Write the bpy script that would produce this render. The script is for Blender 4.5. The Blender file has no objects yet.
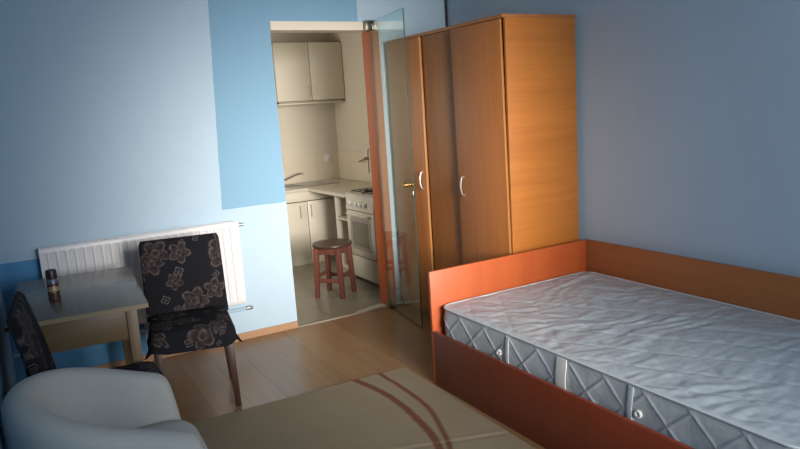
import bpy, bmesh, math, random
from mathutils import Vector, Matrix, noise
random.seed(7)
PI = math.pi
SC = bpy.context.scene
COL = SC.collection

# ------------------------------------------------------------------ camera
CAM_H = 1.55
cam_d = bpy.data.cameras.new('camera')
cam = bpy.data.objects.new('camera', cam_d)
COL.objects.link(cam)
def cam_rot(yaw, pitch, roll):
    cy, sy, cp, sp = math.cos(yaw), math.sin(yaw), math.cos(pitch), math.sin(pitch)
    f = Vector((sy * cp, cy * cp, sp)); r = Vector((cy, -sy, 0)); u = r.cross(f)
    cr, sr = math.cos(roll), math.sin(roll)
    R, U = r * cr + u * sr, -r * sr + u * cr
    return Matrix(((R.x, U.x, -f.x), (R.y, U.y, -f.y), (R.z, U.z, -f.z))).to_4x4()
cam.matrix_world = Matrix.Translation((0, 0, CAM_H)) @ cam_rot(math.radians(29.615), math.radians(-9.801), math.radians(-3.717))
cam_d.sensor_width = 36.0
cam_d.lens = 674.84 * 36.0 / 800.0
cam_d.clip_start = 0.02
SC.camera = cam

# ------------------------------------------------------------------ world, light, exposure
SC.view_settings.view_transform = 'Standard'
SC.view_settings.look = 'None'
SC.view_settings.gamma = 1.0
SC.view_settings.exposure = 0.0
SC.view_settings.use_curve_mapping = False
W = bpy.data.worlds.new('world'); SC.world = W
W.use_nodes = True
W.node_tree.nodes['Background'].inputs[0].default_value = (0.55, 0.75, 1.0, 1)
W.node_tree.nodes['Background'].inputs[1].default_value = 0.35

def area(name, loc, direction, sx, sy, power, color, spread=180):
    l = bpy.data.lights.new(name, 'AREA'); l.shape = 'RECTANGLE'; l.size = sx; l.size_y = sy
    l.energy = power; l.color = color; l.spread = math.radians(spread)
    o = bpy.data.objects.new(name, l); COL.objects.link(o); o.location = loc
    o.rotation_euler = Vector(direction).to_track_quat('-Z', 'Y').to_euler()
    return o
# daylight through the room's window (in the wall behind the camera) and through the kitchen window
area('window_daylight', (1.35, -0.62, 1.60), (0.125, 1.0, -0.15), 1.1, 1.35, 28, (1.0, 0.95, 0.88), 40)
area('window_skylight', (1.45, -0.61, 1.60), (0.0, 1.0, -0.05), 1.9, 1.3, 32, (0.68, 0.84, 1.0), 150)
area('kitchen_daylight', (0.98, 5.95, 1.60), (1.0, 0.0, -0.12), 1.3, 1.2, 15.5, (1.0, 0.92, 0.79), 150)

# ------------------------------------------------------------------ materials
def new_mat(name):
    m = bpy.data.materials.new(name); m.use_nodes = True
    nt = m.node_tree
    return m, nt, nt.nodes['Principled BSDF']
def node(nt, kind, **kw):
    n = nt.nodes.new(kind)
    for k, v in kw.items(): setattr(n, k, v)
    return n
def lk(nt, a, b): nt.links.new(a, b)
def mth(nt, op, a, b=None, c=None, clamp=False):
    n = node(nt, 'ShaderNodeMath', operation=op); n.use_clamp = clamp
    for i, v in enumerate((a, b, c)):
        if v is None: continue
        if isinstance(v, (int, float)): n.inputs[i].default_value = v
        else: lk(nt, v, n.inputs[i])
    return n.outputs[0]
def mixc(nt, fac, a, b):
    n = node(nt, 'ShaderNodeMix', data_type='RGBA')
    for i, v in ((0, fac), (6, a), (7, b)):
        if isinstance(v, (int, float)): n.inputs[i].default_value = v
        elif isinstance(v, tuple): n.inputs[i].default_value = (*v, 1)
        else: lk(nt, v, n.inputs[i])
    return n.outputs[2]
def plain(name, col, rough=0.5, metal=0.0, spec=0.5, var=0.06, vscale=8.0, bump=0.0, bscale=200.0):
    m, nt, b = new_mat(name)
    tc = node(nt, 'ShaderNodeTexCoord')
    nz = node(nt, 'ShaderNodeTexNoise'); nz.inputs['Scale'].default_value = vscale; nz.inputs['Detail'].default_value = 4
    lk(nt, tc.outputs['Object'], nz.inputs['Vector'])
    d = tuple(c * (1 - var) for c in col); l = tuple(min(1, c * (1 + var)) for c in col)
    lk(nt, mixc(nt, nz.outputs['Fac'], d, l), b.inputs['Base Color'])
    b.inputs['Roughness'].default_value = rough; b.inputs['Metallic'].default_value = metal
    b.inputs['Specular IOR Level'].default_value = spec
    if bump:
        n2 = node(nt, 'ShaderNodeTexNoise'); n2.inputs['Scale'].default_value = bscale; n2.inputs['Detail'].default_value = 3
        lk(nt, tc.outputs['Object'], n2.inputs['Vector'])
        bp = node(nt, 'ShaderNodeBump'); bp.inputs['Strength'].default_value = bump; bp.inputs['Distance'].default_value = 0.002
        lk(nt, n2.outputs['Fac'], bp.inputs['Height']); lk(nt, bp.outputs[0], b.inputs['Normal'])
    return m
def wood(name, light, dark, axis='Z', rough=0.4, scale=1.0, contrast=1.0, spec=0.5):
    m, nt, b = new_mat(name)
    tc = node(nt, 'ShaderNodeTexCoord'); mp = node(nt, 'ShaderNodeMapping')
    s = {'X': (1.2, 30, 30), 'Y': (30, 1.2, 30), 'Z': (30, 30, 1.2)}[axis]
    mp.inputs['Scale'].default_value = tuple(v * scale for v in s)
    lk(nt, tc.outputs['Object'], mp.inputs['Vector'])
    nz = node(nt, 'ShaderNodeTexNoise'); nz.inputs['Scale'].default_value = 1.0; nz.inputs['Detail'].default_value = 6
    nz.inputs['Roughness'].default_value = 0.65; nz.inputs['Distortion'].default_value = 0.6
    lk(nt, mp.outputs[0], nz.inputs['Vector'])
    nb = node(nt, 'ShaderNodeTexNoise'); nb.inputs['Scale'].default_value = 0.22; nb.inputs['Detail'].default_value = 2
    lk(nt, mp.outputs[0], nb.inputs['Vector'])
    f = mth(nt, 'ADD', mth(nt, 'MULTIPLY', nz.outputs['Fac'], 0.65), mth(nt, 'MULTIPLY', nb.outputs['Fac'], 0.35))
    f = mth(nt, 'MULTIPLY_ADD', mth(nt, 'SUBTRACT', f, 0.5), 2.6 * contrast, 0.5, clamp=True)
    lk(nt, mixc(nt, f, dark, light), b.inputs['Base Color'])
    b.inputs['Roughness'].default_value = rough; b.inputs['Specular IOR Level'].default_value = spec
    return m

M = {}
M['white_paint'] = plain('white_paint', (0.74, 0.74, 0.72), 0.6, var=0.03)
M['radiator'] = plain('radiator_enamel', (0.80, 0.77, 0.76), 0.35, var=0.02)
M['chrome'] = plain('brushed_metal', (0.72, 0.70, 0.68), 0.42, metal=1.0, var=0.05)
M['steel'] = plain('sink_steel', (0.55, 0.54, 0.52), 0.3, metal=1.0, var=0.08)
M['brass'] = plain('brass', (0.80, 0.52, 0.20), 0.3, metal=1.0, var=0.06)
M['bronze'] = plain('fitting_metal', (0.25, 0.22, 0.18), 0.35, metal=1.0, var=0.08)
M['dark'] = plain('dark_iron', (0.02, 0.02, 0.022), 0.5, var=0.2)
M['cable'] = plain('dark_cable', (0.02, 0.025, 0.03), 0.6, var=0.2)
M['ward_door'] = wood('wardrobe_door_wood', (0.46, 0.165, 0.044), (0.35, 0.112, 0.026), 'Z', 0.42)
M['ward_side'] = wood('wardrobe_side_wood', (0.50, 0.170, 0.028), (0.36, 0.112, 0.017), 'X', 0.42, scale=0.9)
M['ward_edge'] = wood('wardrobe_edge_band', (0.45, 0.20, 0.06), (0.36, 0.15, 0.04), 'Z', 0.42)
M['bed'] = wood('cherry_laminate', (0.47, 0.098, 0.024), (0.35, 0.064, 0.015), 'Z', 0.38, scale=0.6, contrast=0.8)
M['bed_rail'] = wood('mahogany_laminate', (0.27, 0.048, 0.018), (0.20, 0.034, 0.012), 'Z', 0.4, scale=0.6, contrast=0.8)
M['bed_back'] = wood('beech_laminate', (0.42, 0.15, 0.042), (0.32, 0.105, 0.027), 'Y', 0.42, scale=0.8, contrast=0.8)
M['frame_wood'] = wood('orange_frame_wood', (0.52, 0.13, 0.035), (0.40, 0.09, 0.022), 'Z', 0.45)
M['base_wood'] = wood('baseboard_wood', (0.50, 0.29, 0.16), (0.40, 0.22, 0.11), 'X', 0.45)
M['table_top'] = wood('table_top_laminate', (0.19, 0.145, 0.105), (0.135, 0.102, 0.073), 'Y', 0.27, scale=0.7)
M['table_wood'] = wood('table_wood', (0.21, 0.13, 0.062), (0.145, 0.088, 0.042), 'X', 0.45, scale=1.0)
M['table_leg'] = wood('table_leg_wood', (0.21, 0.13, 0.062), (0.145, 0.088, 0.042), 'Z', 0.45)
M['chair_leg'] = wood('dark_stained_leg', (0.065, 0.028, 0.014), (0.032, 0.013, 0.007), 'Z', 0.4)
M['stool_leg'] = wood('red_stained_leg', (0.19, 0.062, 0.042), (0.125, 0.038, 0.026), 'Z', 0.45)
M['stool_top'] = wood('dark_stool_seat', (0.075, 0.04, 0.025), (0.045, 0.022, 0.013), 'X', 0.35)
M['cream'] = plain('cream_laminate', (0.62, 0.56, 0.45), 0.45, var=0.03, vscale=3)
M['cream_edge'] = plain('cream_edge', (0.42, 0.36, 0.27), 0.5, var=0.03)
M['gap'] = plain('cabinet_inside', (0.22, 0.19, 0.14), 0.6)
M['counter'] = plain('counter_laminate', (0.55, 0.50, 0.41), 0.35, var=0.08, vscale=60)
M['enamel'] = plain('stove_enamel', (0.62, 0.57, 0.48), 0.3, var=0.02)
M['oven_glass'] = plain('oven_glass', (0.20, 0.18, 0.15), 0.15, var=0.1)
M['oven_trim'] = plain('oven_trim', (0.32, 0.29, 0.245), 0.35, var=0.05)
M['header'] = plain('header_rail_paint', (0.88, 0.76, 0.60), 0.4, var=0.02)
M['plastic'] = plain('white_plastic', (0.72, 0.70, 0.66), 0.4, var=0.02)
M['armchair'] = plain('armchair_weave', (0.49, 0.455, 0.41), 0.95, spec=0.15, var=0.05, vscale=40, bump=0.5, bscale=350)
M['tape'] = plain('mattress_tape', (0.66, 0.66, 0.62), 0.6, var=0.06, vscale=40)
M['piping'] = plain('mattress_piping', (0.50, 0.52, 0.53), 0.6, var=0.04)
M['stone'] = plain('worn_threshold', (0.42, 0.37, 0.29), 0.6, var=0.25, vscale=25)

def wall_far_mat():
    m, nt, b = new_mat('far_wall_paint')
    tc = node(nt, 'ShaderNodeTexCoord'); sp = node(nt, 'ShaderNodeSeparateXYZ')
    lk(nt, tc.outputs['Object'], sp.inputs[0])
    x, z = sp.outputs['X'], sp.outputs['Z']
    nz = node(nt, 'ShaderNodeTexNoise'); nz.inputs['Scale'].default_value = 9; nz.inputs['Detail'].default_value = 3
    lk(nt, tc.outputs['Object'], nz.inputs['Vector'])
    w = mth(nt, 'MULTIPLY', mth(nt, 'SUBTRACT', nz.outputs['Fac'], 0.5), 0.012)
    xw, zw = mth(nt, 'ADD', x, w), mth(nt, 'ADD', z, w)
    left = mth(nt, 'MULTIPLY_ADD', mth(nt, 'SUBTRACT', z, 0.94), 0.043, 1.21)
    band = mth(nt, 'MULTIPLY', mth(nt, 'GREATER_THAN', xw, left), mth(nt, 'LESS_THAN', xw, 2.355))
    band = mth(nt, 'MULTIPLY', band, mth(nt, 'GREATER_THAN', zw, 0.94))
    dado = mth(nt, 'MULTIPLY', mth(nt, 'LESS_THAN', xw, 0.62), mth(nt, 'LESS_THAN', zw, 0.792))
    c = mixc(nt, nz.outputs['Fac'], (0.47, 0.60, 0.69), (0.51, 0.64, 0.73))
    c = mixc(nt, band, c, (0.25, 0.43, 0.57))
    c = mixc(nt, dado, c, (0.12, 0.33, 0.56))
    lk(nt, c, b.inputs['Base Color']); b.inputs['Roughness'].default_value = 0.85
    b.inputs['Specular IOR Level'].default_value = 0.2
    return m
M['wall_far'] = wall_far_mat()
M['wall_right'] = plain('right_wall_paint', (0.45, 0.54, 0.62), 0.85, spec=0.2, var=0.03, vscale=3)
M['wall_left'] = plain('left_wall_paint', (0.20, 0.38, 0.58), 0.85, spec=0.2, var=0.03, vscale=3)
M['ceiling'] = plain('ceiling_paint', (0.55, 0.57, 0.58), 0.9, spec=0.2, var=0.02)
M['kitchen_wall'] = plain('kitchen_wall_paint', (0.60, 0.54, 0.44), 0.8, spec=0.2, var=0.02, vscale=3)

def floor_mat():
    m, nt, b = new_mat('laminate_floor')
    tc = node(nt, 'ShaderNodeTexCoord'); sp = node(nt, 'ShaderNodeSeparateXYZ'); cb = node(nt, 'ShaderNodeCombineXYZ')
    lk(nt, tc.outputs['Object'], sp.inputs[0]); lk(nt, sp.outputs['Y'], cb.inputs[0]); lk(nt, sp.outputs['X'], cb.inputs[1])
    br = node(nt, 'ShaderNodeTexBrick'); br.offset = 0.37
    br.inputs['Scale'].default_value = 1.0; br.inputs['Brick Width'].default_value = 1.28; br.inputs['Row Height'].default_value = 0.193
    br.inputs['Mortar Size'].default_value = 0.0016; br.inputs['Mortar Smooth'].default_value = 0.2; br.inputs['Bias'].default_value = 0.0
    br.inputs['Color1'].default_value = (0, 0, 0, 1); br.inputs['Color2'].default_value = (1, 1, 1, 1); br.inputs['Mortar'].default_value = (0.5, 0.5, 0.5, 1)
    lk(nt, cb.outputs[0], br.inputs['Vector'])
    mp = node(nt, 'ShaderNodeMapping'); mp.inputs['Scale'].default_value = (28, 1.6, 1)
    lk(nt, tc.outputs['Object'], mp.inputs[0])
    off = node(nt, 'ShaderNodeVectorMath', operation='ADD'); lk(nt, mp.outputs[0], off.inputs[0])
    sc = node(nt, 'ShaderNodeVectorMath', operation='SCALE'); lk(nt, br.outputs['Color'], sc.inputs[0]); sc.inputs['Scale'].default_value = 37
    lk(nt, sc.outputs[0], off.inputs[1])
    nz = node(nt, 'ShaderNodeTexNoise'); nz.inputs['Scale'].default_value = 1.0; nz.inputs['Detail'].default_value = 6; nz.inputs['Distortion'].default_value = 0.8
    lk(nt, off.outputs[0], nz.inputs['Vector'])
    f = mth(nt, 'ADD', mth(nt, 'MULTIPLY', nz.outputs['Fac'], 0.7), mth(nt, 'MULTIPLY', br.outputs['Color'], 0.3))
    c = mixc(nt, f, (0.175, 0.088, 0.036), (0.37, 0.205, 0.092))
    c = mixc(nt, br.outputs['Fac'], c, (0.09, 0.045, 0.02))
    lk(nt, c, b.inputs['Base Color'])
    b.inputs['Roughness'].default_value = 0.3
    return m
M['floor'] = floor_mat()
def tile_mat(name, base, grout, size, mortar, rough, axis='XY'):
    m, nt, b = new_mat(name)
    tc = node(nt, 'ShaderNodeTexCoord'); sp = node(nt, 'ShaderNodeSeparateXYZ'); cb = node(nt, 'ShaderNodeCombineXYZ')
    lk(nt, tc.outputs['Object'], sp.inputs[0])
    lk(nt, sp.outputs[axis[0]], cb.inputs[0]); lk(nt, sp.outputs[axis[1]], cb.inputs[1])
    br = node(nt, 'ShaderNodeTexBrick'); br.offset = 0.0; br.inputs['Scale'].default_value = 1.0
    br.inputs['Brick Width'].default_value = size; br.inputs['Row Height'].default_value = size
    br.inputs['Mortar Size'].default_value = mortar; br.inputs['Bias'].default_value = 0.0
    br.inputs['Color1'].default_value = (*base, 1); br.inputs['Color2'].default_value = (*[c * 0.93 for c in base], 1); br.inputs['Mortar'].default_value = (*grout, 1)
    lk(nt, cb.outputs[0], br.inputs['Vector'])
    nz = node(nt, 'ShaderNodeTexNoise'); nz.inputs['Scale'].default_value = 6; nz.inputs['Detail'].default_value = 4
    lk(nt, tc.outputs['Object'], nz.inputs['Vector'])
    mx = node(nt, 'ShaderNodeMix', data_type='RGBA', blend_type='MULTIPLY'); mx.inputs[0].default_value = 0.4
    lk(nt, br.outputs['Color'], mx.inputs[6]); lk(nt, mixc(nt, nz.outputs['Fac'], (0.7, 0.7, 0.7), (1, 1, 1)), mx.inputs[7])
    lk(nt, mx.outputs[2], b.inputs['Base Color']); b.inputs['Roughness'].default_value = rough
    return m
M['kitchen_floor'] = tile_mat('kitchen_floor_tile', (0.27, 0.235, 0.175), (0.15, 0.13, 0.095), 0.33, 0.004, 0.35)
M['splash_far'] = tile_mat('splashback_tile_far', (0.68, 0.60, 0.47), (0.58, 0.51, 0.39), 0.20, 0.002, 0.25, 'XZ')
M['splash_right'] = tile_mat('splashback_tile_right', (0.68, 0.60, 0.47), (0.58, 0.51, 0.39), 0.20, 0.002, 0.25, 'YZ')

def rug_mat():
    m, nt, b = new_mat('rug_weave')
    tc = node(nt, 'ShaderNodeTexCoord')
    nz = node(nt, 'ShaderNodeTexNoise'); nz.inputs['Scale'].default_value = 220; nz.inputs['Detail'].default_value = 2
    n2 = node(nt, 'ShaderNodeTexNoise'); n2.inputs['Scale'].default_value = 4; n2.inputs['Detail'].default_value = 5
    mp = node(nt, 'ShaderNodeMapping'); mp.inputs['Scale'].default_value = (2, 60, 1)
    n3 = node(nt, 'ShaderNodeTexNoise'); n3.inputs['Scale'].default_value = 1.5; n3.inputs['Detail'].default_value = 3
    lk(nt, tc.outputs['Object'], mp.inputs[0]); lk(nt, mp.outputs[0], n3.inputs['Vector'])
    for n in (nz, n2): lk(nt, tc.outputs['Object'], n.inputs['Vector'])
    f = mth(nt, 'ADD', mth(nt, 'MULTIPLY', nz.outputs['Fac'], 0.4), mth(nt, 'ADD', mth(nt, 'MULTIPLY', n2.outputs['Fac'], 0.3), mth(nt, 'MULTIPLY', n3.outputs['Fac'], 0.3)))
    c = mixc(nt, f, (0.23, 0.175, 0.11), (0.39, 0.305, 0.20))
    at = node(nt, 'ShaderNodeVertexColor'); at.layer_name = 'stripe'
    c = mixc(nt, at.outputs['Color'], c, (0.19, 0.078, 0.045))
    lk(nt, c, b.inputs['Base Color']); b.inputs['Roughness'].default_value = 0.95; b.inputs['Specular IOR Level'].default_value = 0.1
    bp = node(nt, 'ShaderNodeBump'); bp.inputs['Strength'].default_value = 0.5; bp.inputs['Distance'].default_value = 0.003
    lk(nt, nz.outputs['Fac'], bp.inputs['Height']); lk(nt, bp.outputs[0], b.inputs['Normal'])
    return m
M['rug'] = rug_mat()

def glass_mat():
    m = bpy.data.materials.new('clear_door_glass'); m.use_nodes = True
    nt = m.node_tree; nt.nodes.remove(nt.nodes['Principled BSDF'])
    out = nt.nodes['Material Output']
    tr = node(nt, 'ShaderNodeBsdfTransparent'); tr.inputs[0].default_value = (0.90, 0.955, 0.94, 1)
    gl = node(nt, 'ShaderNodeBsdfGlossy'); gl.inputs['Roughness'].default_value = 0.0; gl.inputs[0].default_value = (0.95, 1, 0.98, 1)
    fr = node(nt, 'ShaderNodeFresnel'); fr.inputs['IOR'].default_value = 1.6
    geo = node(nt, 'ShaderNodeNewGeometry')
    mx = node(nt, 'ShaderNodeMixShader')
    # both faces of the pane mirror like a face met from the air side
    ior = mth(nt, 'MULTIPLY_ADD', geo.outputs['Backfacing'], 1 / 1.7 - 1.7, 1.7)
    lk(nt, ior, fr.inputs['IOR'])
    lk(nt, fr.outputs[0], mx.inputs[0]); lk(nt, tr.outputs[0], mx.inputs[1]); lk(nt, gl.outputs[0], mx.inputs[2])
    lk(nt, mx.outputs[0], out.inputs['Surface'])
    return m
M['glass'] = glass_mat()
def edge_mat():
    m = bpy.data.materials.new('green_glass_edge'); m.use_nodes = True
    nt = m.node_tree; b = nt.nodes['Principled BSDF']; out = nt.nodes['Material Output']
    b.inputs['Base Color'].default_value = (0.05, 0.085, 0.08, 1); b.inputs['Roughness'].default_value = 0.25
    tr = node(nt, 'ShaderNodeBsdfTransparent'); tr.inputs[0].default_value = (0.5, 0.7, 0.64, 1)
    mx = node(nt, 'ShaderNodeMixShader'); mx.inputs[0].default_value = 0.45
    lk(nt, b.outputs[0], mx.inputs[1]); lk(nt, tr.outputs[0], mx.inputs[2]); lk(nt, mx.outputs[0], out.inputs['Surface'])
    return m
M['glass_edge'] = edge_mat()

def floral_mat():
    m, nt, b = new_mat('dark_floral_fabric')
    tc = node(nt, 'ShaderNodeTexCoord')
    def layer(scale, seed, rmin, rmax, petals, keep):
        mp = node(nt, 'ShaderNodeMapping'); mp.inputs['Scale'].default_value = (scale, scale, 1); mp.inputs['Location'].default_value = (seed, seed * 1.7, 0)
        lk(nt, tc.outputs['UV'], mp.inputs[0])
        vo = node(nt, 'ShaderNodeTexVoronoi', voronoi_dimensions='2D'); vo.inputs['Scale'].default_value = 1.0; vo.inputs['Randomness'].default_value = 0.8
        lk(nt, mp.outputs[0], vo.inputs['Vector'])
        df = node(nt, 'ShaderNodeVectorMath', operation='SUBTRACT'); lk(nt, mp.outputs[0], df.inputs[0]); lk(nt, vo.outputs['Position'], df.inputs[1])
        s = node(nt, 'ShaderNodeSeparateXYZ'); lk(nt, df.outputs[0], s.inputs[0])
        rc = node(nt, 'ShaderNodeSeparateColor'); lk(nt, vo.outputs['Color'], rc.inputs[0])
        ang = mth(nt, 'ARCTAN2', s.outputs['Y'], s.outputs['X'])
        r = mth(nt, 'SQRT', mth(nt, 'ADD', mth(nt, 'MULTIPLY', s.outputs['X'], s.outputs['X']), mth(nt, 'MULTIPLY', s.outputs['Y'], s.outputs['Y'])))
        R = mth(nt, 'MULTIPLY_ADD', rc.outputs['Red'], rmax - rmin, rmin)
        cs = mth(nt, 'ABSOLUTE', mth(nt, 'COSINE', mth(nt, 'ADD', mth(nt, 'MULTIPLY', ang, petals / 2), mth(nt, 'MULTIPLY', rc.outputs['Green'], 6.28))))
        pr = mth(nt, 'MULTIPLY', R, mth(nt, 'MULTIPLY_ADD', cs, 0.45, 0.62))
        q = mth(nt, 'DIVIDE', r, pr)
        ring = mth(nt, 'SUBTRACT', 1.0, mth(nt, 'DIVIDE', mth(nt, 'ABSOLUTE', mth(nt, 'SUBTRACT', q, 0.95)), 0.14), clamp=True)
        ctr = mth(nt, 'SUBTRACT', 1.0, mth(nt, 'DIVIDE', mth(nt, 'ABSOLUTE', mth(nt, 'SUBTRACT', mth(nt, 'DIVIDE', r, R), 0.27)), 0.10), clamp=True)
        fill = mth(nt, 'LESS_THAN', q, 0.95)
        on = mth(nt, 'LESS_THAN', rc.outputs['Blue'], keep)
        return mth(nt, 'MULTIPLY', mth(nt, 'MAXIMUM', ring, mth(nt, 'MULTIPLY', ctr, 0.8)), on), mth(nt, 'MULTIPLY', fill, on)
    l1, f1 = layer(5.6, 3.3, 0.26, 0.50, 5, 0.78)
    l2, f2 = layer(13.0, 8.1, 0.16, 0.34, 4, 0.30)
    nz = node(nt, 'ShaderNodeTexNoise'); nz.inputs['Scale'].default_value = 45; nz.inputs['Detail'].default_value = 3
    lk(nt, tc.outputs['UV'], nz.inputs['Vector'])
    n2 = mth(nt, 'MULTIPLY_ADD', mth(nt, 'SUBTRACT', nz.outputs['Fac'], 0.5), 3.0, 0.5, clamp=True)
    c = mixc(nt, mth(nt, 'MULTIPLY', f1, mth(nt, 'MULTIPLY', n2, 0.7)), (0.013, 0.012, 0.015), (0.075, 0.052, 0.048))
    c = mixc(nt, mth(nt, 'MULTIPLY', l1, mth(nt, 'MULTIPLY_ADD', n2, 0.5, 0.25)), c, (0.17, 0.125, 0.11))
    c = mixc(nt, mth(nt, 'MULTIPLY', l2, mth(nt, 'SUBTRACT', 1.0, f1)), c, (0.19, 0.165, 0.15))
    lk(nt, c, b.inputs['Base Color']); b.inputs['Roughness'].default_value = 0.9; b.inputs['Specular IOR Level'].default_value = 0.15
    return m
M['floral'] = floral_mat()

def mattress_mat():
    m, nt, b = new_mat('quilted_satin')
    tc = node(nt, 'ShaderNodeTexCoord')
    nz = node(nt, 'ShaderNodeTexNoise'); nz.inputs['Scale'].default_value = 14; nz.inputs['Detail'].default_value = 4; nz.inputs['Distortion'].default_value = 1.5
    lk(nt, tc.outputs['Object'], nz.inputs['Vector'])
    f = mth(nt, 'MULTIPLY_ADD', mth(nt, 'SUBTRACT', nz.outputs['Fac'], 0.5), 3.0, 0.5, clamp=True)
    lk(nt, mixc(nt, f, (0.40, 0.44, 0.47), (0.50, 0.53, 0.54)), b.inputs['Base Color'])
    b.inputs['Roughness'].default_value = 0.42; b.inputs['Specular IOR Level'].default_value = 0.5
    mp = node(nt, 'ShaderNodeMapping'); mp.inputs['Scale'].default_value = (14, 38, 20)
    lk(nt, tc.outputs['Object'], mp.inputs[0])
    n2 = node(nt, 'ShaderNodeTexNoise'); n2.inputs['Scale'].default_value = 1.0; n2.inputs['Detail'].default_value = 3; n2.inputs['Distortion'].default_value = 1.0
    lk(nt, mp.outputs[0], n2.inputs['Vector'])
    bp = node(nt, 'ShaderNodeBump'); bp.inputs['Strength'].default_value = 0.2; bp.inputs['Distance'].default_value = 0.008
    lk(nt, n2.outputs['Fac'], bp.inputs['Height']); lk(nt, bp.outputs[0], b.inputs['Normal'])
    return m
M['mattress'] = mattress_mat()

def can_mat():
    m, nt, b = new_mat('spray_can_print')
    tc = node(nt, 'ShaderNodeTexCoord'); sp = node(nt, 'ShaderNodeSeparateXYZ'); lk(nt, tc.outputs['Object'], sp.inputs[0])
    z = sp.outputs['Z']
    nz = node(nt, 'ShaderNodeTexNoise'); nz.inputs['Scale'].default_value = 32; nz.inputs['Detail'].default_value = 2; nz.inputs['Distortion'].default_value = 2.0
    lk(nt, tc.outputs['Object'], nz.inputs['Vector'])
    zz = mth(nt, 'ADD', z, mth(nt, 'MULTIPLY', mth(nt, 'SUBTRACT', nz.outputs['Fac'], 0.5), 0.03))
    def between(a, bb, v=z): return mth(nt, 'MULTIPLY', mth(nt, 'GREATER_THAN', v, a), mth(nt, 'LESS_THAN', v, bb))
    c = mixc(nt, between(0.088, 0.112), (0.11, 0.055, 0.03), (0.16, 0.17, 0.21))
    c = mixc(nt, between(0.045, 0.088), c, (0.10, 0.022, 0.028))
    c = mixc(nt, between(0.052, 0.070, zz), c, (0.45, 0.24, 0.06))
    sw = mth(nt, 'GREATER_THAN', mth(nt, 'SINE', mth(nt, 'MULTIPLY', zz, 900)), 0.55)
    c = mixc(nt, mth(nt, 'MULTIPLY', sw, between(0.046, 0.072, zz)), c, (0.62, 0.56, 0.42))
    lk(nt, c, b.inputs['Base Color']); b.inputs['Roughness'].default_value = 0.3; b.inputs['Metallic'].default_value = 0.3
    return m
M['can'] = can_mat()
M['can_cap'] = plain('can_cap_brown', (0.045, 0.018, 0.018), 0.35)

# ------------------------------------------------------------------ mesh helpers
def box(bm, x0, x1, y0, y1, z0, z1, bev=0.0, seg=2, mat=None, mi=0):
    vs = [bm.verts.new(((x0, x1)[i & 1], (y0, y1)[i >> 1 & 1], (z0, z1)[i >> 2 & 1])) for i in range(8)]
    if mat is not None:
        for v in vs: v.co = mat @ v.co
    fs = [bm.faces.new([vs[i] for i in q]) for q in ((0, 2, 3, 1), (4, 5, 7, 6), (0, 1, 5, 4), (2, 6, 7, 3), (0, 4, 6, 2), (1, 3, 7, 5))]
    for f in fs: f.material_index = mi
    if bev:
        es = list({e for f in fs for e in f.edges})
        bmesh.ops.bevel(bm, geom=es, offset=bev, segments=seg, affect='EDGES', profile=0.5)
    return fs
def frustum(bm, c0, c1, h0, h1, bev=0.0):
    """square post from centre c0 (half size h0) to c1 (half size h1)"""
    vs = []
    for c, h in ((c0, h0), (c1, h1)):
        hx, hy = (h, h) if isinstance(h, (int, float)) else h
        for sx, sy in ((-1, -1), (1, -1), (1, 1), (-1, 1)):
            vs.append(bm.verts.new((c[0] + sx * hx, c[1] + sy * hy, c[2])))
    fs = [bm.faces.new(vs[3::-1]), bm.faces.new(vs[4:])]
    for i in range(4):
        j = (i + 1) % 4
        fs.append(bm.faces.new((vs[i], vs[j], vs[4 + j], vs[4 + i])))
    bmesh.ops.recalc_face_normals(bm, faces=fs)
    if bev:
        bmesh.ops.bevel(bm, geom=list({e for f in fs for e in f.edges}), offset=bev, segments=2, affect='EDGES', profile=0.5)
def tube(bm, pts, r, n=10, cap=True):
    pts = [Vector(p) for p in pts]
    rings = []
    t0 = (pts[1] - pts[0]).normalized()
    nrm = t0.orthogonal().normalized()
    for i, p in enumerate(pts):
        t = (pts[min(i + 1, len(pts) - 1)] - pts[max(i - 1, 0)]).normalized()
        nrm = (nrm - t * nrm.dot(t)).normalized(); bn = t.cross(nrm)
        rr = r[i] if isinstance(r, (list, tuple)) else r
        rings.append([bm.verts.new(p + (nrm * math.cos(2 * PI * k / n) + bn * math.sin(2 * PI * k / n)) * rr) for k in range(n)])
    for a, b in zip(rings, rings[1:]):
        for k in range(n): bm.faces.new((a[k], a[(k + 1) % n], b[(k + 1) % n], b[k]))
    if cap:
        bm.faces.new(rings[0][::-1]); bm.faces.new(rings[-1])
def lathe(bm, prof, n=32, centre=(0, 0, 0), axis='Z'):
    rings = []
    for r, h in prof:
        ring = []
        for k in range(n):
            a = 2 * PI * k / n
            p = (r * math.cos(a), r * math.sin(a), h)
            if axis == 'X': p = (h, r * math.cos(a), r * math.sin(a))
            if axis == 'Y': p = (r * math.sin(a), h, r * math.cos(a))
            ring.append(bm.verts.new(Vector(p) + Vector(centre)))
        rings.append(ring)
    for a, b in zip(rings, rings[1:]):
        for k in range(n): bm.faces.new((a[k], a[(k + 1) % n], b[(k + 1) % n], b[k]))
    bm.faces.new(rings[0][::-1]); bm.faces.new(rings[-1])
def grid_faces(bm, rows, closed=False):
    fs = []
    for a, b in zip(rows, rows[1:]):
        n = len(a)
        for k in range(n if closed else n - 1): fs.append(bm.faces.new((a[k], a[(k + 1) % n], b[(k + 1) % n], b[k])))
    return fs
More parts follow.
